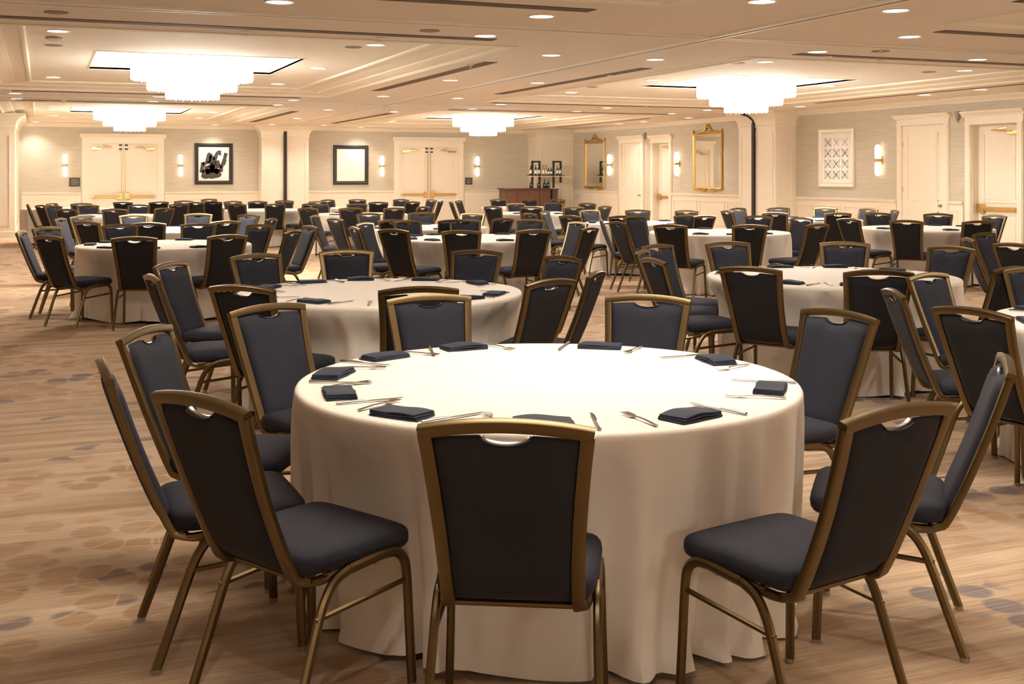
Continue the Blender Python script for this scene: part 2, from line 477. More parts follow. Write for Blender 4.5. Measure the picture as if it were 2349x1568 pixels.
def double_door(n, side, c, pos, wl, h, hh, cw, label):
    rz = 0 if side == 'b' else -PI/2
    loc = (pos, c, 0) if side == 'b' else (c, pos, 0)
    d = thing('door_%d' % n, loc, rz, kind='structure')
    hw = wl/2
    casing(MB(), -hw, hw, h, hh, cw).build('door_casing', 'door', d)
    for s in (-1, 1):
        a, b = (-hw, -.005) if s < 0 else (.005, hw)
        lf = leafmesh(a, b, h, -.012, [(a+.13, b-.13, .98, h-.2), (a+.13, b-.13, .2, .78)]).build('door_leaf', 'door', d)
        panic_bar(a+.03, b-.03, -.02, .87, lf, s > 0)
        closer(a+.07 if s < 0 else b-.07, 0-.25*(-s) if False else (a+.62 if s < 0 else b-.62), -.02, h-.14, lf)
        m = MB()
        for z in (h-.02, h-.13): m.box((-.12 if s < 0 else .04), (-.04 if s < 0 else .12), -.05, -.02, z-.045, z)
        m.build('latch_box', 'black', lf)
        m = MB().tube([(s*.05, -.035, .1), (s*.05, -.035, h-.2)], .009, n=6).build('vertical_rod', 'brass', lf)
    return d
double_door(1, 'b', YB, 2.14, 1.86, 2.38, .28, .19, '')
double_door(2, 'b', YB, 11.33, 1.94, 2.36, .31, .18, '')
def single_door(n, pos, w, h, hh, cw, recess, bar):
    d = thing('door_%d' % n, (X1, pos, 0), -PI/2, kind='structure')
    hw = w/2
    casing(MB(), -hw, hw, h, hh, cw).build('door_casing', 'door', d)
    y = .15 if recess else -.014
    a, b = -hw+(.004 if recess else 0), hw-(.004 if recess else 0)
    lf = leafmesh(a, b, h-.005, y, [(a+.14, b-.14, .98, h-.16), (a+.14, b-.14, .2, .78)]).build('door_leaf', 'door', d)
    if recess:
        m = MB().box(-hw-.001, -hw+.012, 0, .19, 0, h).box(hw-.012, hw+.001, 0, .19, 0, h).box(-hw, hw, 0, .19, h-.012, h+.001)
        m.build('door_jamb', 'door', d)
    if bar:
        panic_bar(a+.03, b-.05, y, .87, lf, True); closer(b-.08, a+.45, y-.01, h-.16, lf)
    else:
        MB().lathe([(.026, 0), (.026, .008), (.011, .012), (.011, .035), (.026, .045), (.028, .06), (.018, .07)], 12).build('door_knob', 'grey', lf, loc=(b-.07, y, .90)).rotation_euler = (PI/2, 0, 0)
        for z in (.3, 1.2, 2.1): MB().box(a-.005, a+.012, y-.012, y+.0, z-.05, z+.05).build('hinge', 'brass', lf)
    return d
single_door(3, 30.06, 1.19, 2.42, .21, .16, False, False)
single_door(4, 28.30, .88, 2.38, .22, .15, True, True)
single_door(5, 17.96, 1.14, 2.47, .21, .15, False, False)
single_door(6, 16.13, 1.10, 2.42, .25, .14, True, True)

# ------------------------------------------------ ceiling lights
def side_word(x): return 'left' if x < 6.5 else 'right'
DL0 = thing('recessed_downlight', (0, 0, 0))
MB().lathe([(.106, -.004), (.118, -.010), (.126, -.006), (.126, .006), (.106, .006)], 28, cap=False).build('trim_ring', 'fitting', DL0, smooth=True)
MB().lathe([(.0, -.003), (.108, -.003), (.108, .004), (.0, .004)], 28, cap=False).build('lens', 'lens', DL0)
def zone_name(x, y):
    s = 'left' if x < 6.5 else 'right'
    return s
ZONES = {}
def put(zone, x, y, z=CZ): ZONES.setdefault(zone, []).append((x, y, z))
for x, y in ((.15, 13.4), (3.68, 13.4), (3.72, 16.65), (.15, 19.8), (3.72, 19.8)): put('the middle left coffer', x, y, TZ)
for x, y in ((9.2, 13.4), (12.72, 13.4), (9.25, 16.65), (12.75, 16.65), (9.25, 19.8), (12.75, 19.8)): put('the middle right coffer', x, y, TZ)
for x, y in ((3.9, 26.3), (.25, 29.4), (3.92, 29.4), (.28, 32.5), (3.95, 32.5)): put('the far left coffer', x, y, TZ)
for x, y in ((9.6, 29.4), (13.2, 29.3), (9.4, 32.4)): put('the far right coffer', x, y, TZ)
for x, y in ((1.84, 9.72), (4.23, 9.70), (4.28, 11.28)): put('the strip before the middle left coffer', x, y)
for x, y in ((8.44, 9.68), (8.47, 11.27), (10.91, 11.28)): put('the strip before the middle right coffer', x, y)
for x, y in ((5.58, 8.18), (6.98, 8.18), (5.72, 12.82), (7.15, 12.81), (5.8, 16.8), (7.24, 16.75), (5.83, 20.68), (7.3, 20.72), (5.92, 25.5), (7.5, 25.7), (6.09, 29.7), (6.15, 33.6), (7.7, 33.7)): put('the central aisle', x, y)
for x, y in ((-.46, 22.46), (2.0, 22.4), (4.51, 22.42), (-.47, 24.02), (2.02, 23.87), (4.52, 24.08)): put('the strip behind the middle left coffer', x, y)
for x, y in ((8.76, 22.2), (11.36, 22.48), (13.84, 22.4), (8.8, 24.02), (11.35, 24.0), (13.84, 24.0)): put('the strip behind the middle right coffer', x, y)
for x, y in ((14.82, 15.25), (14.85, 16.63), (14.96, 20.5), (15.3, 25.66), (15.3, 28.03), (15.3, 29.5)): put('the strip along the right wall', x, y)
for x, y in ((-.2, 34.45), (4.65, 34.45), (9.0, 34.45)): put('the strip along the back wall', x, y)
NEARZ = [(5.7, 4.2), (7.2, 4.2), (.2, 1.0), (3.7, 1.0), (.2, 7.2), (3.7, 7.2), (3.7, 4.1), (9.2, 4.1), (9.2, 7.2), (12.7, 7.2), (5.7, .3), (7.2, .3), (-3, 13), (-3, 20), (-3, 6), (.2, -6), (3.7, -6), (9.2, -6), (12.7, -6), (5.7, -7), (7.2, -2.5)]  # unseen downlights, added for lighting around and behind the camera
for x, y in NEARZ: put('the part of the ceiling over the camera', x, y, TZ if (x < 4 and x > -.5) or x > 8.6 else CZ)
spotd = bpy.data.lights.new('downlight_beam', 'SPOT')
spotd.energy = SPOT_W; spotd.color = LIGHT_COLOUR; spotd.spot_size = math.radians(118); spotd.spot_blend = .85; spotd.shadow_soft_size = .07
first = True
for zone, L in ZONES.items():
    rows = {}
    for p in L: rows.setdefault(round(p[1]/1.6), []).append(p)
    rk = sorted(rows)
    if zone == 'the strip along the right wall': rk = sorted(rows)
    for ri, r in enumerate(rk):
        for ci, p in enumerate(sorted(rows[r])):
            near = ('' if len(rk) == 1 else (order_words(ri, len(rk), 'near', 'far').replace('nearmost', 'nearest').replace('farmost', 'farthest')+' row'))
            if len(rows[r]) > 1: lab = 'recessed downlight, %s in %s of %s' % (order_words(ci, len(rows[r])), near or 'the row', zone)
            else: lab = 'recessed downlight, alone in %s of %s' % (near or 'the row', zone)
            lab = lab.replace('the part of the ceiling over the camera', 'the added out-of-frame lights')
            grp = 'recessed ceiling downlights'
            if first:
                o = DL0; o.location = p; tag(o, lab, 'ceiling light', grp); first = False
                kids(o)
            else: o = copy_tree(DL0, p, 0, lab, grp)
            l = bpy.data.objects.new('beam', spotd); COL.objects.link(l); l.parent = o; l.location = (0, 0, -.02)

# chandeliers
def chandelier_parts(glass):
    r = thing('chandelier')
    MB().lathe([(.0, 3.30-2.95+.0), (.22, .35), (.22, .31), (.06, .29), (.06, .12), (.0, .12)], 20, cap=False).build('ceiling_plate', 'brass', r, smooth=True)
    fr = MB()
    for R_, z in ((.80, .085), (.60, -.11), (.36, -.24)):
        fr.lathe([(R_-.03, z), (R_+.02, z), (R_+.02, z+.02), (R_-.03, z+.02), (R_-.03, z)], 40, cap=False)
    for k in range(8):
        a = PI*k/4; fr.tube([(.05*math.cos(a), .05*math.sin(a), .12), (.80*math.cos(a), .80*math.sin(a), .095)], .008, n=4)
        fr.tube([(.60*math.cos(a), .60*math.sin(a), .09), (.60*math.cos(a), .60*math.sin(a), -.10)], .006, n=4)
        fr.tube([(.36*math.cos(a), .36*math.sin(a), .09), (.36*math.cos(a), .36*math.sin(a), -.23)], .006, n=4)
    fr.build('ring_frame', 'brass', r)
    for nm, R_, z0, z1, n in (('upper_crystal_tier', .815, .10, -.125, 84), ('middle_crystal_tier', .60, -.09, -.265, 62), ('lower_crystal_tier', .355, -.22, -.385, 38)):
        m = MB()
        for k in range(n):
            a = 2*PI*k/n; w = PI*R_/n*.86
            c, s = math.cos(a), math.sin(a)
            z2 = z1-(.008 if k % 2 else 0)
            pts = [(R_+.014, 0), (R_, w), (R_-.014, 0), (R_, -w)]
            poly = [(p*c-q*s, p*s+q*c) for p, q in pts]
            m.add([(x, y, z0) for x, y in poly]+[(x, y, z2) for x, y in poly]+[(R_*c, R_*s, z2-.02)],
                  [(0, 1, 5, 4), (1, 2, 6, 5), (2, 3, 7, 6), (3, 0, 4, 7), (3, 2, 1, 0), (4, 5, 8), (5, 6, 8), (6, 7, 8), (7, 4, 8)])
        m.lathe([(.02, z1+.03), (R_-.03, z1+.03), (R_-.03, z1+.035), (.02, z1+.035)], 40, cap=True)
        m.build(nm, glass, r)
    return r
CH0 = chandelier_parts('crystal'); kids(CH0); CD0 = chandelier_parts('crystal_dim'); kids(CD0)
CHL = {2: 'tiered crystal chandelier, largest, at upper left in the middle left coffer', 6: 'tiered crystal chandelier in the middle right coffer, above the right pillar',
       3: 'tiered crystal chandelier above the left double doors, in the far left coffer', 7: 'tiered crystal chandelier before the right back-wall double doors, far right coffer',
       1: 'tiered crystal chandelier out of frame in the near left coffer', 5: 'tiered crystal chandelier out of frame in the near right coffer',
       0: 'tiered crystal chandelier added out of view behind the camera on the left', 4: 'tiered crystal chandelier added out of view behind the camera on the right'}  # the rear pair is unseen, added so light reaches the cloth skirts
for i, (mx, my) in enumerate(RC):
    src = CD0 if i in (1, 5) else CH0
    if i in (2, 1): src.location = (mx, my, CZ+.01); tag(src, CHL[i], 'chandelier', 'crystal chandeliers')
    else: copy_tree(src, (mx, my, CZ+.01), 0, CHL[i], 'crystal chandeliers')

# small ceiling fittings
def small(name, x, y, z, kind, lab):
    if kind == 's':
        o = thing(name, (x, y, z), 0, label=lab, cat='sprinkler', group='ceiling sprinklers')
        MB().lathe([(.0, .003), (.045, .003), (.045, -.005), (.02, -.012), (.0, -.012)], 14, cap=False).build('escutcheon', 'fitting', o, smooth=True)
        MB().lathe([(.008, -.01), (.008, -.035), (.024, -.037), (.024, -.042), (.0, -.042)], 10).build('deflector', 'fitting', o)
    elif kind == 'd':
        o = thing(name, (x, y, z), 0, label=lab, cat='speaker', group='ceiling speakers')
        MB().lathe([(.0, .003), (.105, .003), (.105, -.006), (.085, -.010), (.0, -.006)], 24, cap=False).build('grille', 'dot', o, smooth=True)
    else:
        o = thing(name, (x, y, z), 0, label=lab, cat='smoke detector')
        MB().lathe([(.0, .003), (.09, .003), (.09, -.03), (.05, -.055), (.0, -.058)], 20, cap=False).build('housing', 'fitting', o, smooth=True)
        MB().lathe([(.091, -.010), (.094, -.010), (.094, -.022), (.091, -.022)], 20, cap=False).build('vent_band', 'grey', o)
for x, y, lab in ((1.91, 11.87, 'small white sprinkler on the slot before the middle left coffer, left one'), (3.31, 11.86, 'small white sprinkler on the slot before the middle left coffer, right one'),
                  (5.21, 14.28, 'small white sprinkler at near end of the air slot right of middle left coffer'), (5.44, 19.28, 'small white sprinkler at far end of the air slot right of middle left coffer'),
                  (7.67, 15.08, 'small white sprinkler on the air slot left of the middle right coffer'), (8.9, 11.62, 'small white sprinkler before the nearest edge of the middle right coffer'),
                  (9.81, 11.79, 'small white sprinkler on the slot before the middle right coffer, rightmost'), (8.84, 10.61, 'small white sprinkler on the track before the middle right coffer'),
                  (11.9, 21.75, 'small white sprinkler on the slot behind the middle right coffer'), (.35, 22.0, 'small white sprinkler behind the middle left coffer at far left, nearer'),
                  (.38, 24.3, 'small white sprinkler behind the middle left coffer at far left, farther'), (6.77, 23.9, 'small white sprinkler in central aisle near the far crossing of the tracks')):
    small('sprinkler', x, y, CZ-.006, 's', lab)
for x, y, z, lab in ((3.5, 13.75, TZ, 'round ceiling speaker beside the nearest right downlight of middle left coffer'), (.11, 11.1, CZ, 'round ceiling speaker near the left edge before the middle left coffer'),
                     (8.95, 13.7, TZ, 'round ceiling speaker at the near left corner of middle right coffer'), (3.61, 11.1, CZ, 'round ceiling speaker left of the downlight before the middle left coffer'),
                     (9.12, 10.95, CZ, 'round ceiling speaker on the strip before the middle right coffer'), (12.4, 13.8, TZ, 'round ceiling speaker at the near right corner of middle right coffer'),
                     (9.0, 18.4, TZ, 'round ceiling speaker at the far left of middle right coffer'), (.12, 14.9, TZ, 'round ceiling speaker at the left of middle left coffer')):
    small('ceiling_speaker', x, y, z, 'd', lab)
small('smoke_detector', .12, 14.0, TZ, 'k', 'white smoke detector just behind the leftmost downlight of middle left coffer')

# ------------------------------------------------ wall sconces
def sconce():
    r = thing('wall_sconce')
    MB().box(-.045, .045, -.025, 0, -.08, .08).build('backplate', 'brass', r, bevel=.004)
    MB().lathe([(.0, -.036), (.05, -.036), (.066, -.020), (.072, -.012), (.072, .012), (.066, .020), (.05, .036), (.0, .036)], 18, cap=False).build('band', 'brass', r, smooth=True, loc=(0, -.085, 0))
    for s in (1, -1):
        pr_ = [(.0, s*.036), (.055, s*.036), (.060, s*.05), (.060, s*.25), (.055, s*.29), (.035, s*.315), (.0, s*.325)]
        MB().lathe(pr_, 18, cap=False).build('glass_shade', 'shade', r, smooth=True, loc=(0, -.085, 0))
    MB().tube([(0, 0, 0), (0, -.05, 0)], .012, n=8).build('arm', 'brass', r)
    return r
S0 = sconce(); kids(S0); S0.location = (.58, YB, 1.76)
tag(S0, 'twin-tube lit sconce with brass band left of the left double doors', 'wall lamp', 'twin tube wall sconces')
for x, l in ((3.72, 'twin-tube lit sconce between the left double doors and the ink picture'), (9.78, 'twin-tube lit sconce between the blank picture and the right double doors'),
             (12.94, 'twin-tube lit sconce right of the right double doors on the back wall')):
    copy_tree(S0, (x, YB, 1.76), 0, l)
for y, l in ((31.36, 'twin-tube lit sconce right of the small far gilt mirror'), (27.34, 'twin-tube lit sconce between the far exit door and the larger gilt mirror'),
             (19.19, 'twin-tube lit sconce right of the pale framed print, nearest one')):
    copy_tree(S0, (X1, y, 1.79), -PI/2, l)

# ------------------------------------------------ pictures, mirrors, plaques
def frame_ring(x0, x1, z0, z1, w, d, y=0):
    m = MB(); vs = []
    prof = [(0, 0), (0, -d*.8), (w*.25, -d), (w*.8, -d*.9), (w, -d*.5), (w, -d*.25)]
    for ins, yy in prof:
        vs += [(x0+ins, yy+y, z0+ins), (x1-ins, yy+y, z0+ins), (x1-ins, yy+y, z1-ins), (x0+ins, yy+y, z1-ins)]
    fs = []
    for i in range(len(prof)-1):
        for k in range(4):
            k2 = (k+1) % 4; fs.append((i*4+k, i*4+k2, (i+1)*4+k2, (i+1)*4+k))
    return m.add(vs, fs)
def picture(loc, rz, w, z0, z1, fw, fmat, label, name='framed_picture'):
    r = thing(name, loc, rz, label=label, cat='picture')
    frame_ring(-w/2, w/2, z0, z1, fw, .045).build('frame', fmat, r)
    MB().box(-w/2+fw*.9, w/2-fw*.9, -.014, -.004, z0+fw*.9, z1-fw*.9).build('print', 'white', r)
    return r
pic = picture((4.67, YB, 0), 0, 1.10, 1.21, 2.42, .11, 'black', 'black-framed abstract black ink print on the back wall, left of the pillar')
def strokes(parent, polys, y, m, name):
    mb = MB()
    for p in polys: mb.prism(p, 'y', y, y+.004)
    mb.build(name, m, parent)
def blob(pts, w, seed):
    """brush stroke polygon of varying width along pts"""
    rnd = random.Random(seed); P = smoothpath([(a, 0, b) for a, b in pts], 4); L, R_ = [], []
    for i, p in enumerate(P):
        t = (P[min(i+1, len(P)-1)]-P[max(i-1, 0)]).normalized(); nrm = Vector((-t.z, 0, t.x))
        ww = w*(.75+.5*rnd.random())*.5
        L.append(p+nrm*ww); R_.append(p-nrm*ww)
    quads = []
    for i in range(len(P)-1): quads.append([(L[i].x, L[i].z), (L[i+1].x, L[i+1].z), (R_[i+1].x, R_[i+1].z), (R_[i].x, R_[i].z)])
    return quads
Q = []
for k, (pts, w) in enumerate((([(-.33, 1.68), (-.30, 1.95)], .07), ([(-.33, 1.66), (-.05, 1.62), (.20, 1.70)], .15), ([(-.30, 1.90), (-.10, 1.95), (.05, 1.90)], .06),
        ([(-.16, 1.95), (-.10, 2.15), (-.02, 2.0)], .10), ([(.02, 1.95), (.10, 2.18), (.22, 2.20)], .08), ([(.10, 2.0), (.16, 1.85), (.28, 1.92), (.33, 2.10), (.36, 2.2)], .07),
        ([(.20, 1.70), (.24, 1.86)], .07), ([(-.25, 1.78), (-.05, 1.80), (.1, 1.86)], .12), ([(-.22, 1.70), (.02, 1.74), (.14, 1.68)], .09), ([(-.1, 1.9), (.0, 1.78)], .1))):
    Q += blob([(a*1.02-.01, 1.80+(b-1.90)*1.12) for a, b in pts], w*1.55, k)
strokes(pic, Q, -.0165, 'inkgrey', 'ink_brushwork')
picture((8.80, YB, 0), 0, 1.10, 1.19, 2.40, .11, 'black', 'black-framed nearly blank white print between pillar and right double doors')
pp = picture((X1, 20.62, 0), -PI/2, 1.22, 1.22, 2.50, .10, 'silver', 'pale wood framed print with rows of cross-shaped ink figures')
MB().box(-.46, .46, -.0165, -.0145, 1.38, 2.36).build('mount', 'white', pp)
g = MB(); rnd = random.Random(3)
for r_ in range(4):
    for c_ in range(3):
        x = -.29+c_*.29; z = 2.20-r_*.235; s = .125; dens = (4 if r_ == 0 and c_ else 9)
        for a in range(4):
            th = PI/4+a*PI/2
            for q in range(dens):
                t = (q+.4)/dens; e = .0075+.006*rnd.random()
                cx_, cz_ = x+s*1.05*t*math.cos(th)+rnd.uniform(-.006, .006), z+s*.95*t*math.sin(th)+rnd.uniform(-.006, .006)
                g.box(cx_-e, cx_+e, -.019, -.0165, cz_-e, cz_+e)
        if r_ or not c_:
            for k in range(10):
                th = rnd.uniform(0, 2*PI); rr = rnd.uniform(.3, 1)*s
                g.box(x+rr*math.cos(th)-.006, x+rr*math.cos(th)+.006, -.019, -.0165, z+rr*math.sin(th)-.006, z+rr*math.sin(th)+.006)
            for sg in (-1, 1): g.tube([(x+sg*s*.95, -.018, z-.10), (x+sg*s*.75, -.018, z), (x+sg*s*.95, -.018, z+.10)], .005, n=4)
g.build('printed_figures', 'greypic', pp)

def mirror(loc, rz, w, z0, z1, label):
    r = thing('gilt_mirror', loc, rz, label=label, cat='mirror', group='gilt mirrors on the right wall')
    frame_ring(-w/2, w/2, z0, z1, .055, .05).build('frame', 'gilt', r)
    MB().box(-w/2+.05, w/2-.05, -.016, -.012, z0+.05, z1-.05).build('mirror_glass', 'mirror', r)
    m = MB()
    for s in (-1, 1):     # scrolls rising to the centre, ears at the corners
        m.tube(smoothpath([(s*w*.50, -.03, z1+.10), (s*w*.47, -.03, z1+.01), (s*w*.40, -.03, z1+.02), (s*w*.28, -.03, z1+.05), (s*w*.16, -.03, z1+.06), (s*w*.10, -.03, z1+.12), (s*w*.04, -.03, z1+.20), (0, -.03, z1+.22)]), .022, n=7)
        m.tube(smoothpath([(s*.10, -.035, z1+.03), (s*.13, -.035, z1+.09), (s*.07, -.035, z1+.13), (s*.04, -.035, z1+.08)]), .016, n=6)
        m.lathe([(.0, -.03), (.035, -.02), (.04, 0), (.03, .02), (.0, .035)], 10, c=(s*(w/2-.03), -.035, z1+.02), cap=False)
        m.lathe([(.0, -.03), (.035, -.02), (.04, 0), (.03, .02), (.0, .03)], 10, c=(s*(w/2-.04), -.035, z0+.01), cap=False)
        m.tube(smoothpath([(s*.05, -.04, z0-.01), (s*w*.2, -.04, z0-.035), (s*w*.36, -.04, z0-.01), (s*w*.45, -.04, z0+.02)]), .018, n=6)
    m.lathe([(.0, -.05), (.05, -.03), (.06, .0), (.04, .04), (.0, .07)], 12, c=(0, -.035, z1+.18), cap=False)
    m.build('carved_crest', 'gilt', r, smooth=True)
    return r
mirror((X1, 32.48, 0), -PI/2, 1.38, 1.09, 2.52, 'smaller far gilt mirror with scrolled crest reflecting the dark bar shelf')
mirror((X1, 25.86, 0), -PI/2, 1.40, 1.12, 2.56, 'larger gilt mirror with scrolled crest left of the right pillar')
def plaque(x, z, w, h, label):
    r = thing('door_plaque', (x, YB, z), 0, label=label, cat='sign')
    MB().box(-w/2, w/2, -.015, 0, -h/2, h/2).build('plate', 'plaque', r, bevel=.003)
    m = MB(); rnd = random.Random(1)
    for k in range(4):
        zz = h*.28-k*h*.18; x_ = -w*.30
        while x_ < w*.28:
            l = .012+.02*rnd.random(); m.box(x_, x_+l, -.018, -.015, zz-.008, zz+.008); x_ += l+.012
    m.build('lettering', 'plaqueink', r)
plaque(.83, 1.285, .29, .25, 'dark plaque with small lines of lettering left of the left double doors')
plaque(12.67, 1.29, .25, .22, 'dark plaque with small lines of lettering right of the right double doors')
# little hooded detectors over the right-wall doors
for y, l in ((17.0, 'small grey wall bracket fitting high between the two nearest right-wall doors'), (29.22, 'small grey wall bracket fitting high between the two far right-wall doors')):
    r = thing('wall_bracket', (X1, y, 2.60), -PI/2, label=l, cat='fitting')
    MB().prism([(-.05, .09), (.05, .09), (.03, -.05), (-.01, -.09), (-.03, -.02)], 'y', -.07, 0).build('body', 'grey', r)
    MB().tube([(0, -.03, -.07), (0, -.03, -.13)], .01, n=6).build('stem', 'grey', r)

# ------------------------------------------------ bar with bottle rack
BX0, BX1, BYF = 13.25, 14.82, 33.2
bar = thing('bar_counter', (0, 0, 0), 0, label='brown walnut bar counter in the back corner under the bottle rack', cat='bar')
MB().box(BX0+.02, BX1-.02, BYF+.02, BYF+.55, .02, 1.03).build('carcass', 'wood', bar)
for k in range(4):
    w = (BX1-BX0-.04)/4; a = BX0+.02+k*w
    MB().box(a+.012, a+w-.012, BYF, BYF+.02, .10, 1.0).build('front_panel', 'wood', bar, bevel=.004)
MB().box(BX0-.03, BX1+.03, BYF-.05, BYF+.6, 1.03, 1.07).build('worktop', 'wood', bar, bevel=.006)
sd = thing('side_stand', (0, 0, 0), 0, label='short dark olive-brown stand against the right end of the bar', cat='stand')
MB().box(BX1+.035, BX1+.22, BYF, BYF+.45, .02, 1.02).build('body', 'wooddark', sd)
MB().box(BX1+.032, BX1+.24, BYF-.02, BYF+.47, 1.02, 1.05).build('top', 'wooddark', sd)
rk = thing('bottle_rack', (0, 0, 0), 0, label='open black metal rack of two rectangular frames joined by a shelf, on the bar', cat='rack')
YR = BYF+.30; z0 = 1.07
for a, b in ((14.27, 14.57), (15.00, 15.30)):
    m = MB(); t = .026
    for q in ((a, a+t*2, z0, 1.93), (b-t*2, b, 1.40, 1.93), (a, b, 1.93-t*2, 1.93)): m.box(q[0], q[1], YR-.03, YR+.03, q[2], q[3])
    m.box(b-t*2, b, YR-.03, YR+.03, 1.24, 1.42)
    m.build('rack_frame', 'black', rk)
MB().box(14.16, 15.36, YR-.115, YR+.08, 1.46, 1.49).build('shelf', 'black', rk)
MB().box(14.16, 15.36, YR-.08, YR+.08, 1.435, 1.452).build('lower_rail', 'fitting', rk)
def bottle(x, y, z, kind, label):
    r = thing('bottle', (x, y, z), 0, label=label, cat='bottle', group='bottles on the bar rack')
    h = .30 if kind != 'short' else .22; g_ = 'amber' if kind == 'amber' else 'bottle'
    MB().lathe([(.0, 0), (.037, 0), (.038, h*.58), (.030, h*.68), (.014, h*.76), (.013, h*.95), (.0, h*.95)], 12, cap=False).build('glass_body', g_, r, smooth=True)
    MB().lathe([(.0385, h*.14), (.0390, h*.15), (.0390, h*.44), (.0385, h*.45)], 12, cap=False).build('label_band', 'label', r)
    MB().lathe([(.0, h*.93), (.016, h*.93), (.016, h), (.0, h)], 10, cap=False).build('cap', 'black', r)
names = ['leftmost', 'second from left', 'third from left', 'fourth from left', 'fifth from left', 'sixth from left', 'seventh from left', 'eighth from left', 'rightmost']
kinds_ = ['tall', 'tall', 'tall', 'amber', 'amber', 'short', 'short', 'tall', 'tall']
for i, (x, k) in enumerate(zip([14.21, 14.38, 14.49, 14.64, 14.73, 14.82, 14.91, 15.13, 15.22], kinds_)):
    kk = {'tall': 'dark wine bottle with pale label', 'amber': 'amber bottle with pale label', 'short': 'short dark bottle with pale label'}[k]
    bottle(x, YR-.071, 1.491, k, '%s standing %s on the upper rack shelf' % (kk, names[i]))
for i, x in enumerate([14.20, 14.46, 14.66, 14.78]):
    r = thing('glass_carafe', (x, YR-.14, 1.071), 0, label='dark rounded carafe on the bar top below the rack, %s' % ['leftmost', 'second from left', 'third from left', 'rightmost'][i], cat='carafe', group='carafes on the bar')
    MB().lathe([(.0, 0), (.055, 0), (.065, .06), (.05, .14), (.02, .20), (.024, .27), (.02, .27)], 12, cap=False).build('glass_body', 'bottle', r, smooth=True)
ws = thing('wire_stand', (15.42, 33.35, 0), 0, label='thin pale wire stand with two round hoops beside the bar', cat='stand')
m = MB()
for z, R_ in ((1.42, .14), (1.05, .17)):
    m.tube([(R_*math.cos(2*PI*k/20), R_*math.sin(2*PI*k/20), z) for k in range(21)], .006, n=5)
for k in range(3):
    a = 2*PI*k/3; m.tube([(.17*math.cos(a), .17*math.sin(a), 0), (.17*math.cos(a), .17*math.sin(a), 1.05), (.14*math.cos(a), .14*math.sin(a), 1.42)], .006, n=5)
m.build('wire_frame', 'silver', ws)
MB().lathe([(.0, 0), (.168, 0), (.168, .01), (.0, .01)], 20, c=(0, 0, 1.05), cap=False).build('tray', 'silver', ws)

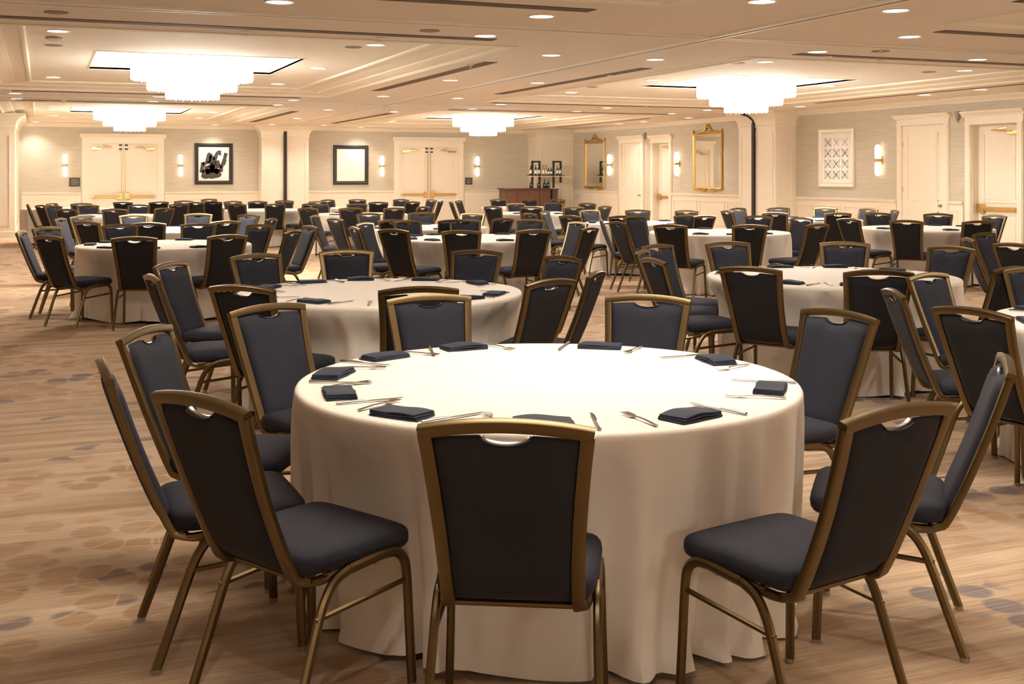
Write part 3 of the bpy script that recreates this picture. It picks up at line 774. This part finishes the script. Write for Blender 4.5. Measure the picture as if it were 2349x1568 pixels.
# ------------------------------------------------ banquet chair
def hw(v): return .168+.030*max(0, v-.12)**1.7/(.88**1.7)       # half width of the back at height fraction v
def backpt(v):                                                   # (y, z) of the back plane
    z = .402+v*.474
    y = -.168-.185*v**.92-.006*math.sin(PI*v)
    return y, z
def chair_parts():
    P = {}
    # seat cushion: waterfall box from a superellipse grid
    m = MB(); nx, ny = 18, 18; vs = []
    def sp(t): return math.sin(PI/2*t)
    for side in (1, -1):
        for j in range(ny+1):
            for i in range(nx+1):
                u, w = sp(-1+2*i/nx), sp(-1+2*j/ny)
                e = max(0, 1-abs(u)**9)**.42*max(0, 1-abs(w)**9)**.42
                hx = .208+.018*(w*.5+.5)
                cr = 1-.10*(abs(u)**6)*(abs(w)**6)
                x = u*hx*cr; y = .035+w*.215*cr
                z = .436+(side*.038*e)+(.006*(1-u*u)*(1-w*w) if side > 0 else 0)
                vs.append((x, y, z))
    fs = []; n = (nx+1)*(ny+1)
    for j in range(ny):
        for i in range(nx):
            a = j*(nx+1)+i; fs.append((a, a+1, a+nx+2, a+nx+1)); fs.append((n+a, n+a+nx+1, n+a+nx+2, n+a+1))
    for j in range(ny):
        for i in (0, nx):
            a = j*(nx+1)+i; b = a+nx+1; fs.append((a, b, n+b, n+a))
    for i in range(nx):
        for j in (0, ny):
            a = j*(nx+1)+i; b = a+1; fs.append((a, b, n+b, n+a))
    P['seat'] = m.add(vs, fs).mesh('seat', 'navy', smooth=True)
    # back pad, padded on both faces, with the scooped hand hole at its top
    def pad(front):
        m = MB(); nu, nv = 28, 18; vs = []
        for s in (1, 0):
            for j in range(nv+1):
                for i in range(nu+1):
                    u = -1+2*i/nu; v = j/nv
                    x = u*(hw(.03+.93*v)-.014)
                    vtop = .972+.020*(1-u*u)
                    dip = 0
                    if abs(x) < .061: dip = .046*math.sqrt(1-(x/.061)**2)
                    vb = .045+.045*abs(u)**8
                    vv = vb+(vtop-dip-vb)*v if v > .6 else vb+(vtop-vb)*v
                    if v > .6:
                        t = (v-.6)/.4; vv = vb+(vtop-vb)*.6+(vtop-dip-(vb+(vtop-vb)*.6))*t
                    y, z = backpt(vv)
                    ee = (1-abs(u)**12)*(1-abs(2*v-1)**14)
                    off = (.026*ee+.002) if front else -(.016*ee+.002)
                    if s == 0: off = 0.0005 if front else -.0005
                    vs.append((x, y+off, z+off*.35))
        fs = []; n = (nu+1)*(nv+1)
        for j in range(nv):
            for i in range(nu):
                a = j*(nu+1)+i; fs.append((a, a+1, a+nu+2, a+nu+1)); fs.append((n+a, n+a+nu+1, n+a+nu+2, n+a+1))
            for i in (0, nu):
                a = j*(nu+1)+i; b = a+nu+1; fs.append((a, b, n+b, n+a))
        for i in range(nu):
            for j in (0, nv):
                a = j*(nu+1)+i; b = a+1; fs.append((a, b, n+b, n+a))
        return m.add(vs, fs)
    P['backrest'] = pad(True).mesh('backrest', 'navy', smooth=True)
    P['back_cover'] = pad(False).mesh('back_cover', 'navyback', smooth=True)
    # frame: posts that curl forward under the seat, crest and lower rail
    m = MB()
    for s in (-1, 1):
        pts = [(s*.196, .03, .398), (s*.188, -.05, .388), (s*.178, -.11, .383), (s*.172, -.15, .392), (s*.169, -.166, .402)]
        for k in range(1, 12):
            v = k/11; y, z = backpt(v); pts.append((s*hw(v), y, z))
        m.tube(smoothpath(pts, 2), .0178, .0125, n=12, up=(0, 1, .35), sq=True)
    pts = []
    for k in range(-8, 9):
        u = k/8; y, z = backpt(1.0); pts.append((u*(hw(1)+.015), y-.006*(1-u*u), z+.001+.020*(1-u*u)))
    m.tube(pts, .014, .0155, n=12, up=(0, -.35, 1), sq=True)
    P['back_frame'] = m.mesh('back_frame', 'bronze', smooth=True)
    m = MB(); m.tube([(-.174, -.125, .385), (.174, -.125, .385)], .010, n=8); P['rear_rail'] = m.mesh('rear_rail', 'bronze', smooth=True)
    m = MB(); pts = []
    for k in range(-10, 11):
        x = .059*k/10; dip = .046*math.sqrt(max(0, 1-(x/.061)**2)); y, z = backpt(.990-dip); pts.append((x, y+.002, z))
    m.tube(pts, .0035, .012, n=6, up=(0, 1, .3)); P['handle_lip'] = m.mesh('handle_lip', 'chrome', smooth=True)
    m = MB()
    for s in (-1, 1): m.tube([(s*.19, -.13, .392), (s*.20, .2, .398)], .008, n=6)
    for y in (-.05, .10): m.tube([(-.20, y, .392), (.20, y, .392)], .008, n=6)
    P['seat_frame'] = m.mesh('seat_frame', 'bronze')
    # side hoops: rear leg, rail, front leg
    for s, tagn in ((-1, 'l'), (1, 'r')):
        rear = [(s*.226, -.222, .012), (s*.221, -.175, .14), (s*.216, -.128, .27), (s*.214, -.100, .335), (s*.213, -.062, .382), (s*.212, -.01, .402)]
        rail = [(s*.212, -.01, .402), (s*.212, .12, .412)]
        front = [(s*.212, .12, .412), (s*.213, .165, .407), (s*.215, .198, .380), (s*.217, .209, .33), (s*.221, .216, .17), (s*.226, .222, .012)]
        P['leg_r'+tagn] = MB().tube(smoothpath(rear, 4), .0155, .0125, n=8, up=(1, 0, 0)).mesh('leg', 'bronze', smooth=True)
        P['leg_f'+tagn] = MB().tube(smoothpath(front, 4), .0155, .0125, n=8, up=(1, 0, 0)).mesh('leg', 'bronze', smooth=True)
        P['rail'+tagn] = MB().tube(rail, .0155, .0125, n=8, up=(1, 0, 0)).mesh('side_rail', 'bronze', smooth=True)
        P['st'+tagn] = MB().tube([(s*.216, -.135, .292), (s*.218, .210, .318)], .0085, n=6).mesh('stretcher', 'bronze', smooth=True)
        P['g_r'+tagn] = MB().lathe([(.0, 0), (.015, 0), (.015, .014), (.0, .014)], 10, c=(s*.226, -.222, 0), cap=False).mesh('glide', 'glide')
        P['g_f'+tagn] = MB().lathe([(.0, 0), (.015, 0), (.015, .014), (.0, .014)], 10, c=(s*.226, .222, 0), cap=False).mesh('glide', 'glide')
    return P
CP = chair_parts()
def make_chair():
    r = thing('banquet_chair')
    link('seat', CP['seat'], r)
    br = link('backrest', CP['backrest'], r); link('handle_lip', CP['handle_lip'], br)
    link('back_cover', CP['back_cover'], br)
    link('back_frame', CP['back_frame'], r); link('rear_rail', CP['rear_rail'], r); link('seat_frame', CP['seat_frame'], r)
    for k in 'lr':
        for f in ('r', 'f'):
            lg = link('leg', CP['leg_'+f+k], r); link('glide', CP['g_'+f+k], lg)
        link('side_rail', CP['rail'+k], r); link('stretcher', CP['st'+k], r)
    return r
CH = make_chair(); CHT = kids(CH)
# the far chairs, a few pixels each: the same pieces in two meshes
def joined(keys, name):
    vs = []; fs = []; mi = []; mats = []
    for k in keys:
        me = CP[k]; off = len(vs); vs += [tuple(v.co) for v in me.vertices]
        if me.materials[0] not in mats: mats.append(me.materials[0])
        ix = mats.index(me.materials[0])
        for p in me.polygons: fs.append(tuple(i+off for i in p.vertices)); mi.append(ix)
    me = bpy.data.meshes.new(name); me.from_pydata(vs, [], fs)
    for x in mats: me.materials.append(x)
    me.polygons.foreach_set('material_index', mi); me.polygons.foreach_set('use_smooth', [True]*len(me.polygons))
    return me
FARF = joined([k for k in CP if k not in ('seat', 'backrest', 'back_cover')], 'frame')
def make_far():
    r = thing('banquet_chair'); link('seat', CP['seat'], r)
    b = link('backrest', CP['backrest'], r); link('back_cover', CP['back_cover'], b); link('frame', FARF, r); return r
CHF = make_far(); CHFT = kids(CHF)

TABLES=[(1, 1.712, 3.874), (2, 2.018, 7.222), (3, 5.406, 7.033), (8, 5.33, 4.117), (4, 1.212, 12.891), (9, 1.589, 16.408), (5, 4.73, 12.866), (6, 8.191, 12.971), (7, 11.473, 12.826), (10, 9.271, 7.676), (11, 1.212, 22.389), (12, 0.458, 27.228), (13, 5.045, 15.76), (14, 8.596, 15.829), (15, 11.819, 16.031), (17, 9.044, 20.72), (18, 10.112, 24.387), (19, 5.589, 21.475), (20, 4.461, 24.847), (21, 4.247, 27.309), (22, 6.911, 25.579), (23, 2.319, 28.092)]
CHAIRS=[(1, 1.197, 2.895, 332.2), (1, 0.702, 3.348, 297.5), (1, 1.954, 2.71, 11.7), (1, 2.613, 3.09, 49.0), (1, 2.863, 4.069, 99.6), (1, 2.506, 4.736, 137.3), (1, 1.744, 5.045, 178.4), (1, 1.115, 4.971, 208.5), (1, 0.674, 4.48, 239.7), (1, 0.533, 3.85, 271.1), (2, 1.877, 6.162, 352.4), (2, 1.24, 6.49, 313.3), (2, 2.493, 6.263, 26.3), (2, 2.844, 6.543, 50.6), (2, 3.157, 7.523, 104.8), (2, 2.908, 8.214, 138.1), (2, 2.173, 8.56, 173.4), (2, 1.594, 8.351, 200.6), (2, 1.088, 7.883, 234.6), (2, 0.946, 7.123, 275.3), (3, 4.498, 6.467, 301.9), (3, 4.935, 6.074, 333.9), (3, 5.664, 5.993, 13.9), (3, 6.599, 7.366, 105.6), (3, 6.282, 8.023, 138.5), (3, 5.531, 8.323, 174.5), (3, 4.934, 8.25, 201.2), (3, 4.603, 7.74, 228.6), (3, 4.34, 7.137, 264.4), (8, 5.019, 5.141, 196.9), (8, 4.365, 4.601, 243.4), (8, 4.159, 4.004, 275.5), (8, 5.716, 5.21, 160.6), (4, 0.901, 11.834, 343.6), (4, 1.562, 11.851, 18.6), (4, 0.333, 12.231, 306.9), (4, 0.137, 13.121, 257.9), (4, 0.292, 13.802, 225.3), (4, 0.926, 14.11, 193.2), (4, 1.62, 14.018, 160.1), (4, 2.098, 13.581, 126.9), (4, 2.51, 13.145, 101.8), (4, 2.129, 12.284, 56.5), (9, 1.283, 15.175, 346.1), (9, 2.023, 15.339, 22.1), (9, 0.775, 15.674, 312.0), (9, 0.549, 16.767, 249.3), (9, 0.74, 17.336, 222.4), (9, 1.325, 17.472, 195.6), (9, 2.052, 17.632, 159.3), (9, 2.536, 17.101, 126.2), (9, 2.552, 15.843, 59.6), (5, 3.804, 12.251, 304.6), (5, 4.263, 11.864, 334.3), (5, 4.855, 11.769, 5.9), (5, 3.923, 13.628, 225.1), (5, 3.629, 12.825, 272.5), (5, 4.437, 13.937, 195.6), (5, 5.037, 13.924, 165.0), (5, 5.694, 13.755, 132.7), (5, 5.853, 13.032, 98.4), (5, 5.452, 11.929, 37.6), (6, 7.155, 12.171, 307.7), (6, 7.817, 11.87, 341.2), (6, 8.5, 11.774, 14.5), (6, 9.278, 13.123, 98.0), (6, 9.216, 13.777, 128.2), (6, 8.556, 14.205, 163.5), (6, 7.874, 14.191, 194.6), (6, 7.156, 13.549, 240.8), (6, 7.018, 12.911, 272.9), (7, 10.619, 12.143, 308.7), (7, 11.161, 11.767, 343.6), (7, 12.563, 12.977, 97.9), (7, 12.302, 13.555, 131.3), (7, 11.849, 14.079, 163.3), (7, 10.376, 12.711, 276.0), (10, 8.956, 8.727, 196.7), (10, 8.313, 8.217, 240.5), (10, 8.085, 7.605, 273.4), (11, 0.574, 21.499, 324.4), (11, 1.164, 21.293, 357.5), (11, 1.796, 21.458, 32.1), (11, 0.429, 23.162, 224.2), (11, 0.908, 23.524, 196.0), (11, 1.611, 23.409, 158.6), (12, 0.071, 25.018, 275.6), (12, 0.276, 24.356, 300.1), (12, 0.483, 25.75, 239.6), (12, 0.725, 24.965, 178.3), (23, 1.752, 26.894, 337.8), (23, 2.344, 26.795, 2.2), (23, 2.471, 24.539, 14.0), (23, 2.909, 26.595, 174.0), (13, 4.428, 14.843, 327.9), (13, 4.994, 14.646, 357.6), (13, 3.994, 15.438, 287.0), (13, 3.95, 16.405, 239.5), (13, 4.705, 16.811, 197.9), (13, 5.394, 16.935, 163.5), (13, 5.874, 16.483, 131.1), (13, 5.578, 14.784, 26.8), (14, 7.905, 14.97, 321.2), (14, 9.08, 16.823, 154.1), (14, 9.543, 16.4, 121.1), (14, 8.79, 14.758, 10.0), (14, 7.401, 15.326, 292.8), (14, 8.444, 16.92, 187.9), (14, 7.703, 16.695, 226.3), (14, 7.251, 16.3, 277.0), (15, 10.909, 15.406, 304.5), (15, 11.487, 14.979, 342.5), (15, 10.727, 16.158, 263.4), (15, 11.488, 17.08, 197.5), (15, 12.132, 17.086, 163.5), (15, 12.658, 16.754, 130.8), (15, 12.906, 16.177, 97.7), (15, 12.818, 15.569, 65.2), (17, 8.058, 20.206, 299.2), (17, 8.462, 19.762, 328.4), (17, 9.039, 19.597, 0.1), (17, 9.075, 21.82, 178.4), (17, 9.732, 21.827, 147.8), (17, 10.157, 21.402, 121.8), (17, 9.614, 19.767, 29.2), (18, 8.61, 23.828, 260.9), (18, 9.109, 24.787, 230.3), (18, 10.127, 25.483, 177.3), (18, 10.723, 25.411, 149.3), (18, 11.074, 24.924, 120.8), (22, 6.75, 24.495, 351.5), (22, 7.689, 26.354, 134.9), (22, 7.354, 24.576, 23.8), (22, 8.174, 25.943, 105.2), (22, 8.153, 25.344, 56.5), (22, 6.382, 26.546, 207.5), (22, 6.968, 26.676, 178.2), (19, 5.198, 20.447, 339.3), (19, 5.772, 20.271, 8.1), (19, 5.237, 22.518, 197.9), (19, 5.835, 22.554, 167.9), (19, 4.615, 20.589, 312.7), (19, 6.27, 20.617, 38.4), (20, 3.814, 23.955, 326.0), (20, 3.993, 25.82, 192.4), (20, 4.368, 23.724, 355.1), (20, 4.984, 26.041, 159.7), (20, 4.951, 23.863, 24.5), (20, 5.528, 25.056, 157.4), (21, 3.601, 26.275, 335.1), (21, 3.241, 25.785, 323.1), (21, 3.855, 28.338, 200.9), (21, 4.419, 26.243, 359.8)]


NICK = {1: 'the closest table', 2: 'the table directly behind the closest', 3: 'the right middle-ground table', 8: 'the table cut by the right edge',
 4: 'the left table beside open carpet', 9: 'the second left-hand table back', 11: 'the third left-hand table back', 12: 'the far-left table by the cream pier',
 23: 'the table before the left double doors', 5: 'the third centre table back', 13: 'the fourth centre table back', 19: 'the fifth table back, centre-left',
 22: 'the far table by right double doors', 20: 'the far table before the back pillar', 21: 'the farthest table under the ink picture', 18: 'the far table before the bar',
 17: 'the second table before the bar', 14: 'the table before the far exit door', 6: 'the right-centre table in third row', 15: 'the table before the black wall gasket',
 7: 'the table before the knobbed white door', 10: 'the mostly hidden right-edge table'}
TP = {t[0]: t[1:] for t in TABLES}
GC = 'navy banquet chairs round the tables'
by = {}
for i, c in enumerate(CHAIRS): by.setdefault(c[0], []).append(i)
SIDE = {}
for t, L in by.items():
    tx, ty = TP[t]; tl, td = lateral(tx, ty), depth(tx, ty); cat = {}
    for i in L:
        _, x, y, rz = CHAIRS[i]
        l, d = lateral(x, y)-tl, depth(x, y)-td
        a = math.degrees(math.atan2(l, -d))
        k = 'near' if abs(a) <= 55 else 'far' if abs(a) >= 125 else ('right' if a > 0 else 'left')
        cat.setdefault(k, []).append((l if k in ('near', 'far') else d, i))
    for k, Q_ in cat.items():
        Q_.sort()
        for j, (_, i) in enumerate(Q_):
            if k in ('near', 'far'): w = order_words(j, len(Q_))+' on '+k+' side'
            else:
                w = ('only one' if len(Q_) == 1 else 'nearer one' if j == 0 and len(Q_) == 2 else 'farther one' if len(Q_) == 2 else ['nearest', 'middle one', 'farthest'][min(j, 2)] if len(Q_) == 3 else order_words(j, len(Q_), 'near', 'far').replace('nearmost', 'nearest').replace('farmost', 'farthest'))+' on '+k+' side'
            SIDE[i] = (w, k)
used_full = used_far = False
for i, (t, x, y, rz) in enumerate(CHAIRS):
    w, k = SIDE[i]; far = depth(x, y) > 18.5
    lab = 'navy chair, %s of %s' % (w, NICK[t])
    if not far:
        if not used_full: o = CH; used_full = True; o.location = (x, y, 0); o.rotation_euler = (0, 0, math.radians(rz)); o['label'] = lab
        else: o = copy_tree(CH, (x, y, 0), math.radians(rz), lab, tree=CHT)
    else:
        if not used_far: o = CHF; used_far = True; o.location = (x, y, 0); o.rotation_euler = (0, 0, math.radians(rz)); o['label'] = lab
        else: o = copy_tree(CHF, (x, y, 0), math.radians(rz), lab, tree=CHFT)
    o['category'] = 'chair'; o['group'] = GC

# ------------------------------------------------ tables and cloths
RT = .905; HT = .745
def cloth_mesh(seed, n=288, near=True, seats=(), turn=0.0):
    rnd = random.Random(seed)
    K = [(rnd.choice((13, 17, 22, 27, 33, 38)), rnd.uniform(0, 2*PI), rnd.uniform(.4, 1)) for _ in range(7)]
    def wave(th):
        s = sum(a*math.sin(k*th+p+.6*math.sin(3*th+p)) for k, p, a in K)/3.2
        return math.copysign(min(1.3, abs(s))**.85, s)
    n = n if near else 120
    zs = [HT+.006, HT+.006, HT+.005, HT+.001, HT-.008, HT-.022, .68, .64, .60, .55, .50, .42, .34, .26, .18, .11, .06, .022, .006]
    vs = [(0, 0, HT+.006)]; m = MB()
    for i, z in enumerate(zs):
        for k in range(n):
            th = 2*PI*k/n
            if i == 0: r = RT*.5
            elif i == 1: r = RT-.018
            elif i == 2: r = RT-.007
            elif i == 3: r = RT+.001
            elif i == 4: r = RT+.006
            elif i == 5: r = RT+.007
            else:
                t = (HT-.03-z)/(HT-.03); w = wave(th)
                r = RT+.006-.060*t+(.074*w*t**.5)+.013*t**.5*math.sin(43*th+seed+2*math.sin(5*th))
                if z < .08: r += .030*(.08-z)/.08*(1+w)+.012*math.sin(17*th+seed)
            zz = z
            if i >= len(zs)-3: zz = z+.014*(1+math.sin(7*th+seed*2))*(1 if i < len(zs)-1 else .9)
            if z < .73:                      # the cloth gives way where a seat pushes against it
                f = min(1, (.73-z)/.23); f = f*f*(3-2*f)
                for (sx, sy, sr) in seats:
                    for _ in range(1):
                        dx, dy = r*math.cos(th)-sx, r*math.sin(th)-sy
                        cx_, cy_ = dx*math.cos(sr)+dy*math.sin(sr), -dx*math.sin(sr)+dy*math.cos(sr)
                        if abs(cx_) < .36 and -.6 < cy_ < .285:
                            e = 1 if abs(cx_) < .255 else 1-((abs(cx_)-.255)/.105)
                            e = e*e*(3-2*e)
                            r -= min(.17, (.285-cy_)*.98)*e*f
            vs.append((r*math.cos(th), r*math.sin(th), zz))
    fs = []
    for k in range(n): fs.append((0, 1+k, 1+(k+1) % n))
    for i in range(len(zs)-1):
        for k in range(n):
            k2 = (k+1) % n; a = 1+i*n; fs.append((a+k, a+n+k, a+n+k2, a+k2))
    return m.add(vs, fs).mesh('tablecloth', 'cloth', smooth=True)
def make_table():
    r = thing('round_table')
    MB().lathe([(.0, HT-.022), (.88, HT-.022), (.90, HT-.018), (.90, HT-.002), (.0, HT-.002)], 48, cap=False).build('tabletop', 'tabletop', r)
    for k in range(4):
        a = PI/4+k*PI/2; c, s = math.cos(a), math.sin(a)
        MB().tube([(.50*c, .50*s, HT-.02), (.56*c, .56*s, .0)], .016, n=8).build('leg', 'grey', r)
    MB().tube([(-.35, -.35, .38), (.35, .35, .38)], .010, n=6).build('brace', 'grey', r)
    return r
TB = make_table(); TBT = kids(TB); ft = True
for i, (t, x, y) in enumerate(TABLES):
    nk = NICK[t]; rz = i*1.7
    lab = 'round folding table under the cloth of '+nk
    if ft: o = TB; o.location = (x, y, 0); o.rotation_euler = (0, 0, rz); o['label'] = lab; ft = False
    else: o = copy_tree(TB, (x, y, 0), rz, lab, tree=TBT)
    o['category'] = 'table'; o['group'] = 'round banquet tables'
    d = depth(x, y)
    ca, sa = math.cos(-rz), math.sin(-rz); seats = []
    for (t2, x2, y2, r2) in CHAIRS:
        if math.hypot(x2-x, y2-y) < 1.6:
            ex, ey = x2-x, y2-y; seats.append((ex*ca-ey*sa, ex*sa+ey*ca, math.radians(r2)-rz))
    c = link('tablecloth', cloth_mesh([3, 8, 15, 21][i % 4], 288 if d < 15 else 144, True, seats), None, (x, y, 0), rz)
    tag(c, 'ivory floor-length cloth over '+nk, 'tablecloth', 'ivory round tablecloths')

# ------------------------------------------------ place settings
TOP = HT+.0065
def napkin_mesh(seed):
    rnd = random.Random(seed); m = MB(); nu = 8
    sk = rnd.uniform(-.006, .006)
    for L in range(3):            # three folded layers, rounded long edges
        w, hgt, z0 = .054-.002*L, .0062, .0003+.0058*L
        hu = .093-.003*L; ring_ = []
        for k in range(12):
            th = 2*PI*k/12; c, q = math.cos(th), math.sin(th)
            ring_.append((w-hgt/2+hgt/2*abs(c) if c >= 0 else -(w-hgt/2+hgt/2*abs(c)), z0+hgt/2+hgt/2*q))
        vs = []
        for i in range(nu+1):
            u = -1+2*i/nu; sq = 1-.035*abs(u)**6; bend = .0035*L*math.cos(u*1.5)*(.6+.4*math.sin(seed))+.0018*math.sin(3*u+seed+L)
            for v, z in ring_:
                vs.append((u*hu+(.005*math.sin(v*40+seed+L)), v*sq+sk*u+.0015*math.sin(5*u+L+seed), z+max(0, bend)*(L > 0)))
        fs = [(i*12+k, i*12+(k+1) % 12, (i+1)*12+(k+1) % 12, (i+1)*12+k) for i in range(nu) for k in range(12)]
        fs += [tuple(range(11, -1, -1)), tuple(range(nu*12, nu*12+12))]
        m.add(vs, fs)
    return m.mesh('folded_napkin', 'napkin', smooth=True)
NAP = [napkin_mesh(s) for s in (1, 4, 7, 11)]
# knife: handle and blade; fork: handle, neck, tines (local y away from the diner)
KH = MB().tube([(0, -.115, .006), (0, -.06, .007), (0, -.01, .006)], [.0065, .0055, .0045], [.0045, .004, .003], n=8).mesh('handle', 'steel', smooth=True)
KB = MB().prism([(-.004, -.012), (.0045, -.012), (.0085, .03), (.0085, .085), (.003, .112), (-.004, .115)], 'z', .004, .0065).mesh('blade', 'steel')
FH = MB().tube([(0, -.10, .005), (0, -.03, .009), (0, .03, .008)], [.007, .0045, .0028], [.0025, .0025, .0025], n=8).mesh('handle', 'steel', smooth=True)
_f = MB().prism([(-.004, .028), (.004, .028), (.013, .052), (.013, .058), (-.013, .058), (-.013, .052)], 'z', .006, .0085)
for k in range(4): _f.box(-.013+k*.0075, -.0095+k*.0075, .058, .098, .0065, .0088)
FT = _f.mesh('tines', 'steel')
def cutlery(kind, x, y, rz, lab):
    r = thing('table_knife' if kind == 'k' else 'table_fork', (x, y, TOP), rz, label=lab, cat='knife' if kind == 'k' else 'fork',
              group='steel knives at the place settings' if kind == 'k' else 'steel forks at the place settings')
    link('handle', KH if kind == 'k' else FH, r); link('blade' if kind == 'k' else 'tines', KB if kind == 'k' else FT, r)
NAP1 = {0: (-.33, -.72), 2: (.14, -.82), 3: (.63, -.50), 4: (.78, .10), 5: (.53, .62), 6: (-.04, .80), 7: (-.43, .70), 8: (-.71, .36), 9: (-.78, -.02), 1: (-.68, -.42)}
first_n = by[1][0]; rj = random.Random(5)
for i, (t, x, y, rz) in enumerate(CHAIRS):
    tx, ty = TP[t]; d = depth(tx, ty)
    if d > 24: continue
    a = math.atan2(y-ty, x-tx)
    if t == 1: nx_, ny_ = NAP1[i-first_n]; a = math.atan2(ny_, nx_); r_ = min(math.hypot(nx_, ny_), .80)
    else: r_ = .775+rj.uniform(-.02, .01); a += rj.uniform(-.05, .05)
    px_, py_ = tx+r_*math.cos(a), ty+r_*math.sin(a)
    fr = a+PI/2                       # local +y points at the table centre
    jit = rj.uniform(-.22, .22)
    w, k = SIDE[i]; where = w+' of '+NICK[t]
    where = where.replace('mostly hidden ', '')
    n = link('folded_napkin', NAP[i % 4], None, (px_, py_, TOP), fr+jit)
    tag(n, 'navy napkin, '+where, 'napkin', 'folded navy napkins')
    if d < 9.5:
        ux, uy = math.cos(fr), math.sin(fr); ix, iy = -math.cos(a), -math.sin(a)
        s = .155; kin = rj.uniform(-.01, .03)
        # never over the edge: pull inwards a little
        cutlery('k', px_+ux*s+ix*(.035+kin), py_+uy*s+iy*(.035+kin), fr+rj.uniform(-.28, .18), 'steel knife, '+where)
        cutlery('f', px_-ux*s+ix*(.04+kin), py_-uy*s+iy*(.04+kin), fr+rj.uniform(-.2, .3), 'steel fork, '+where)
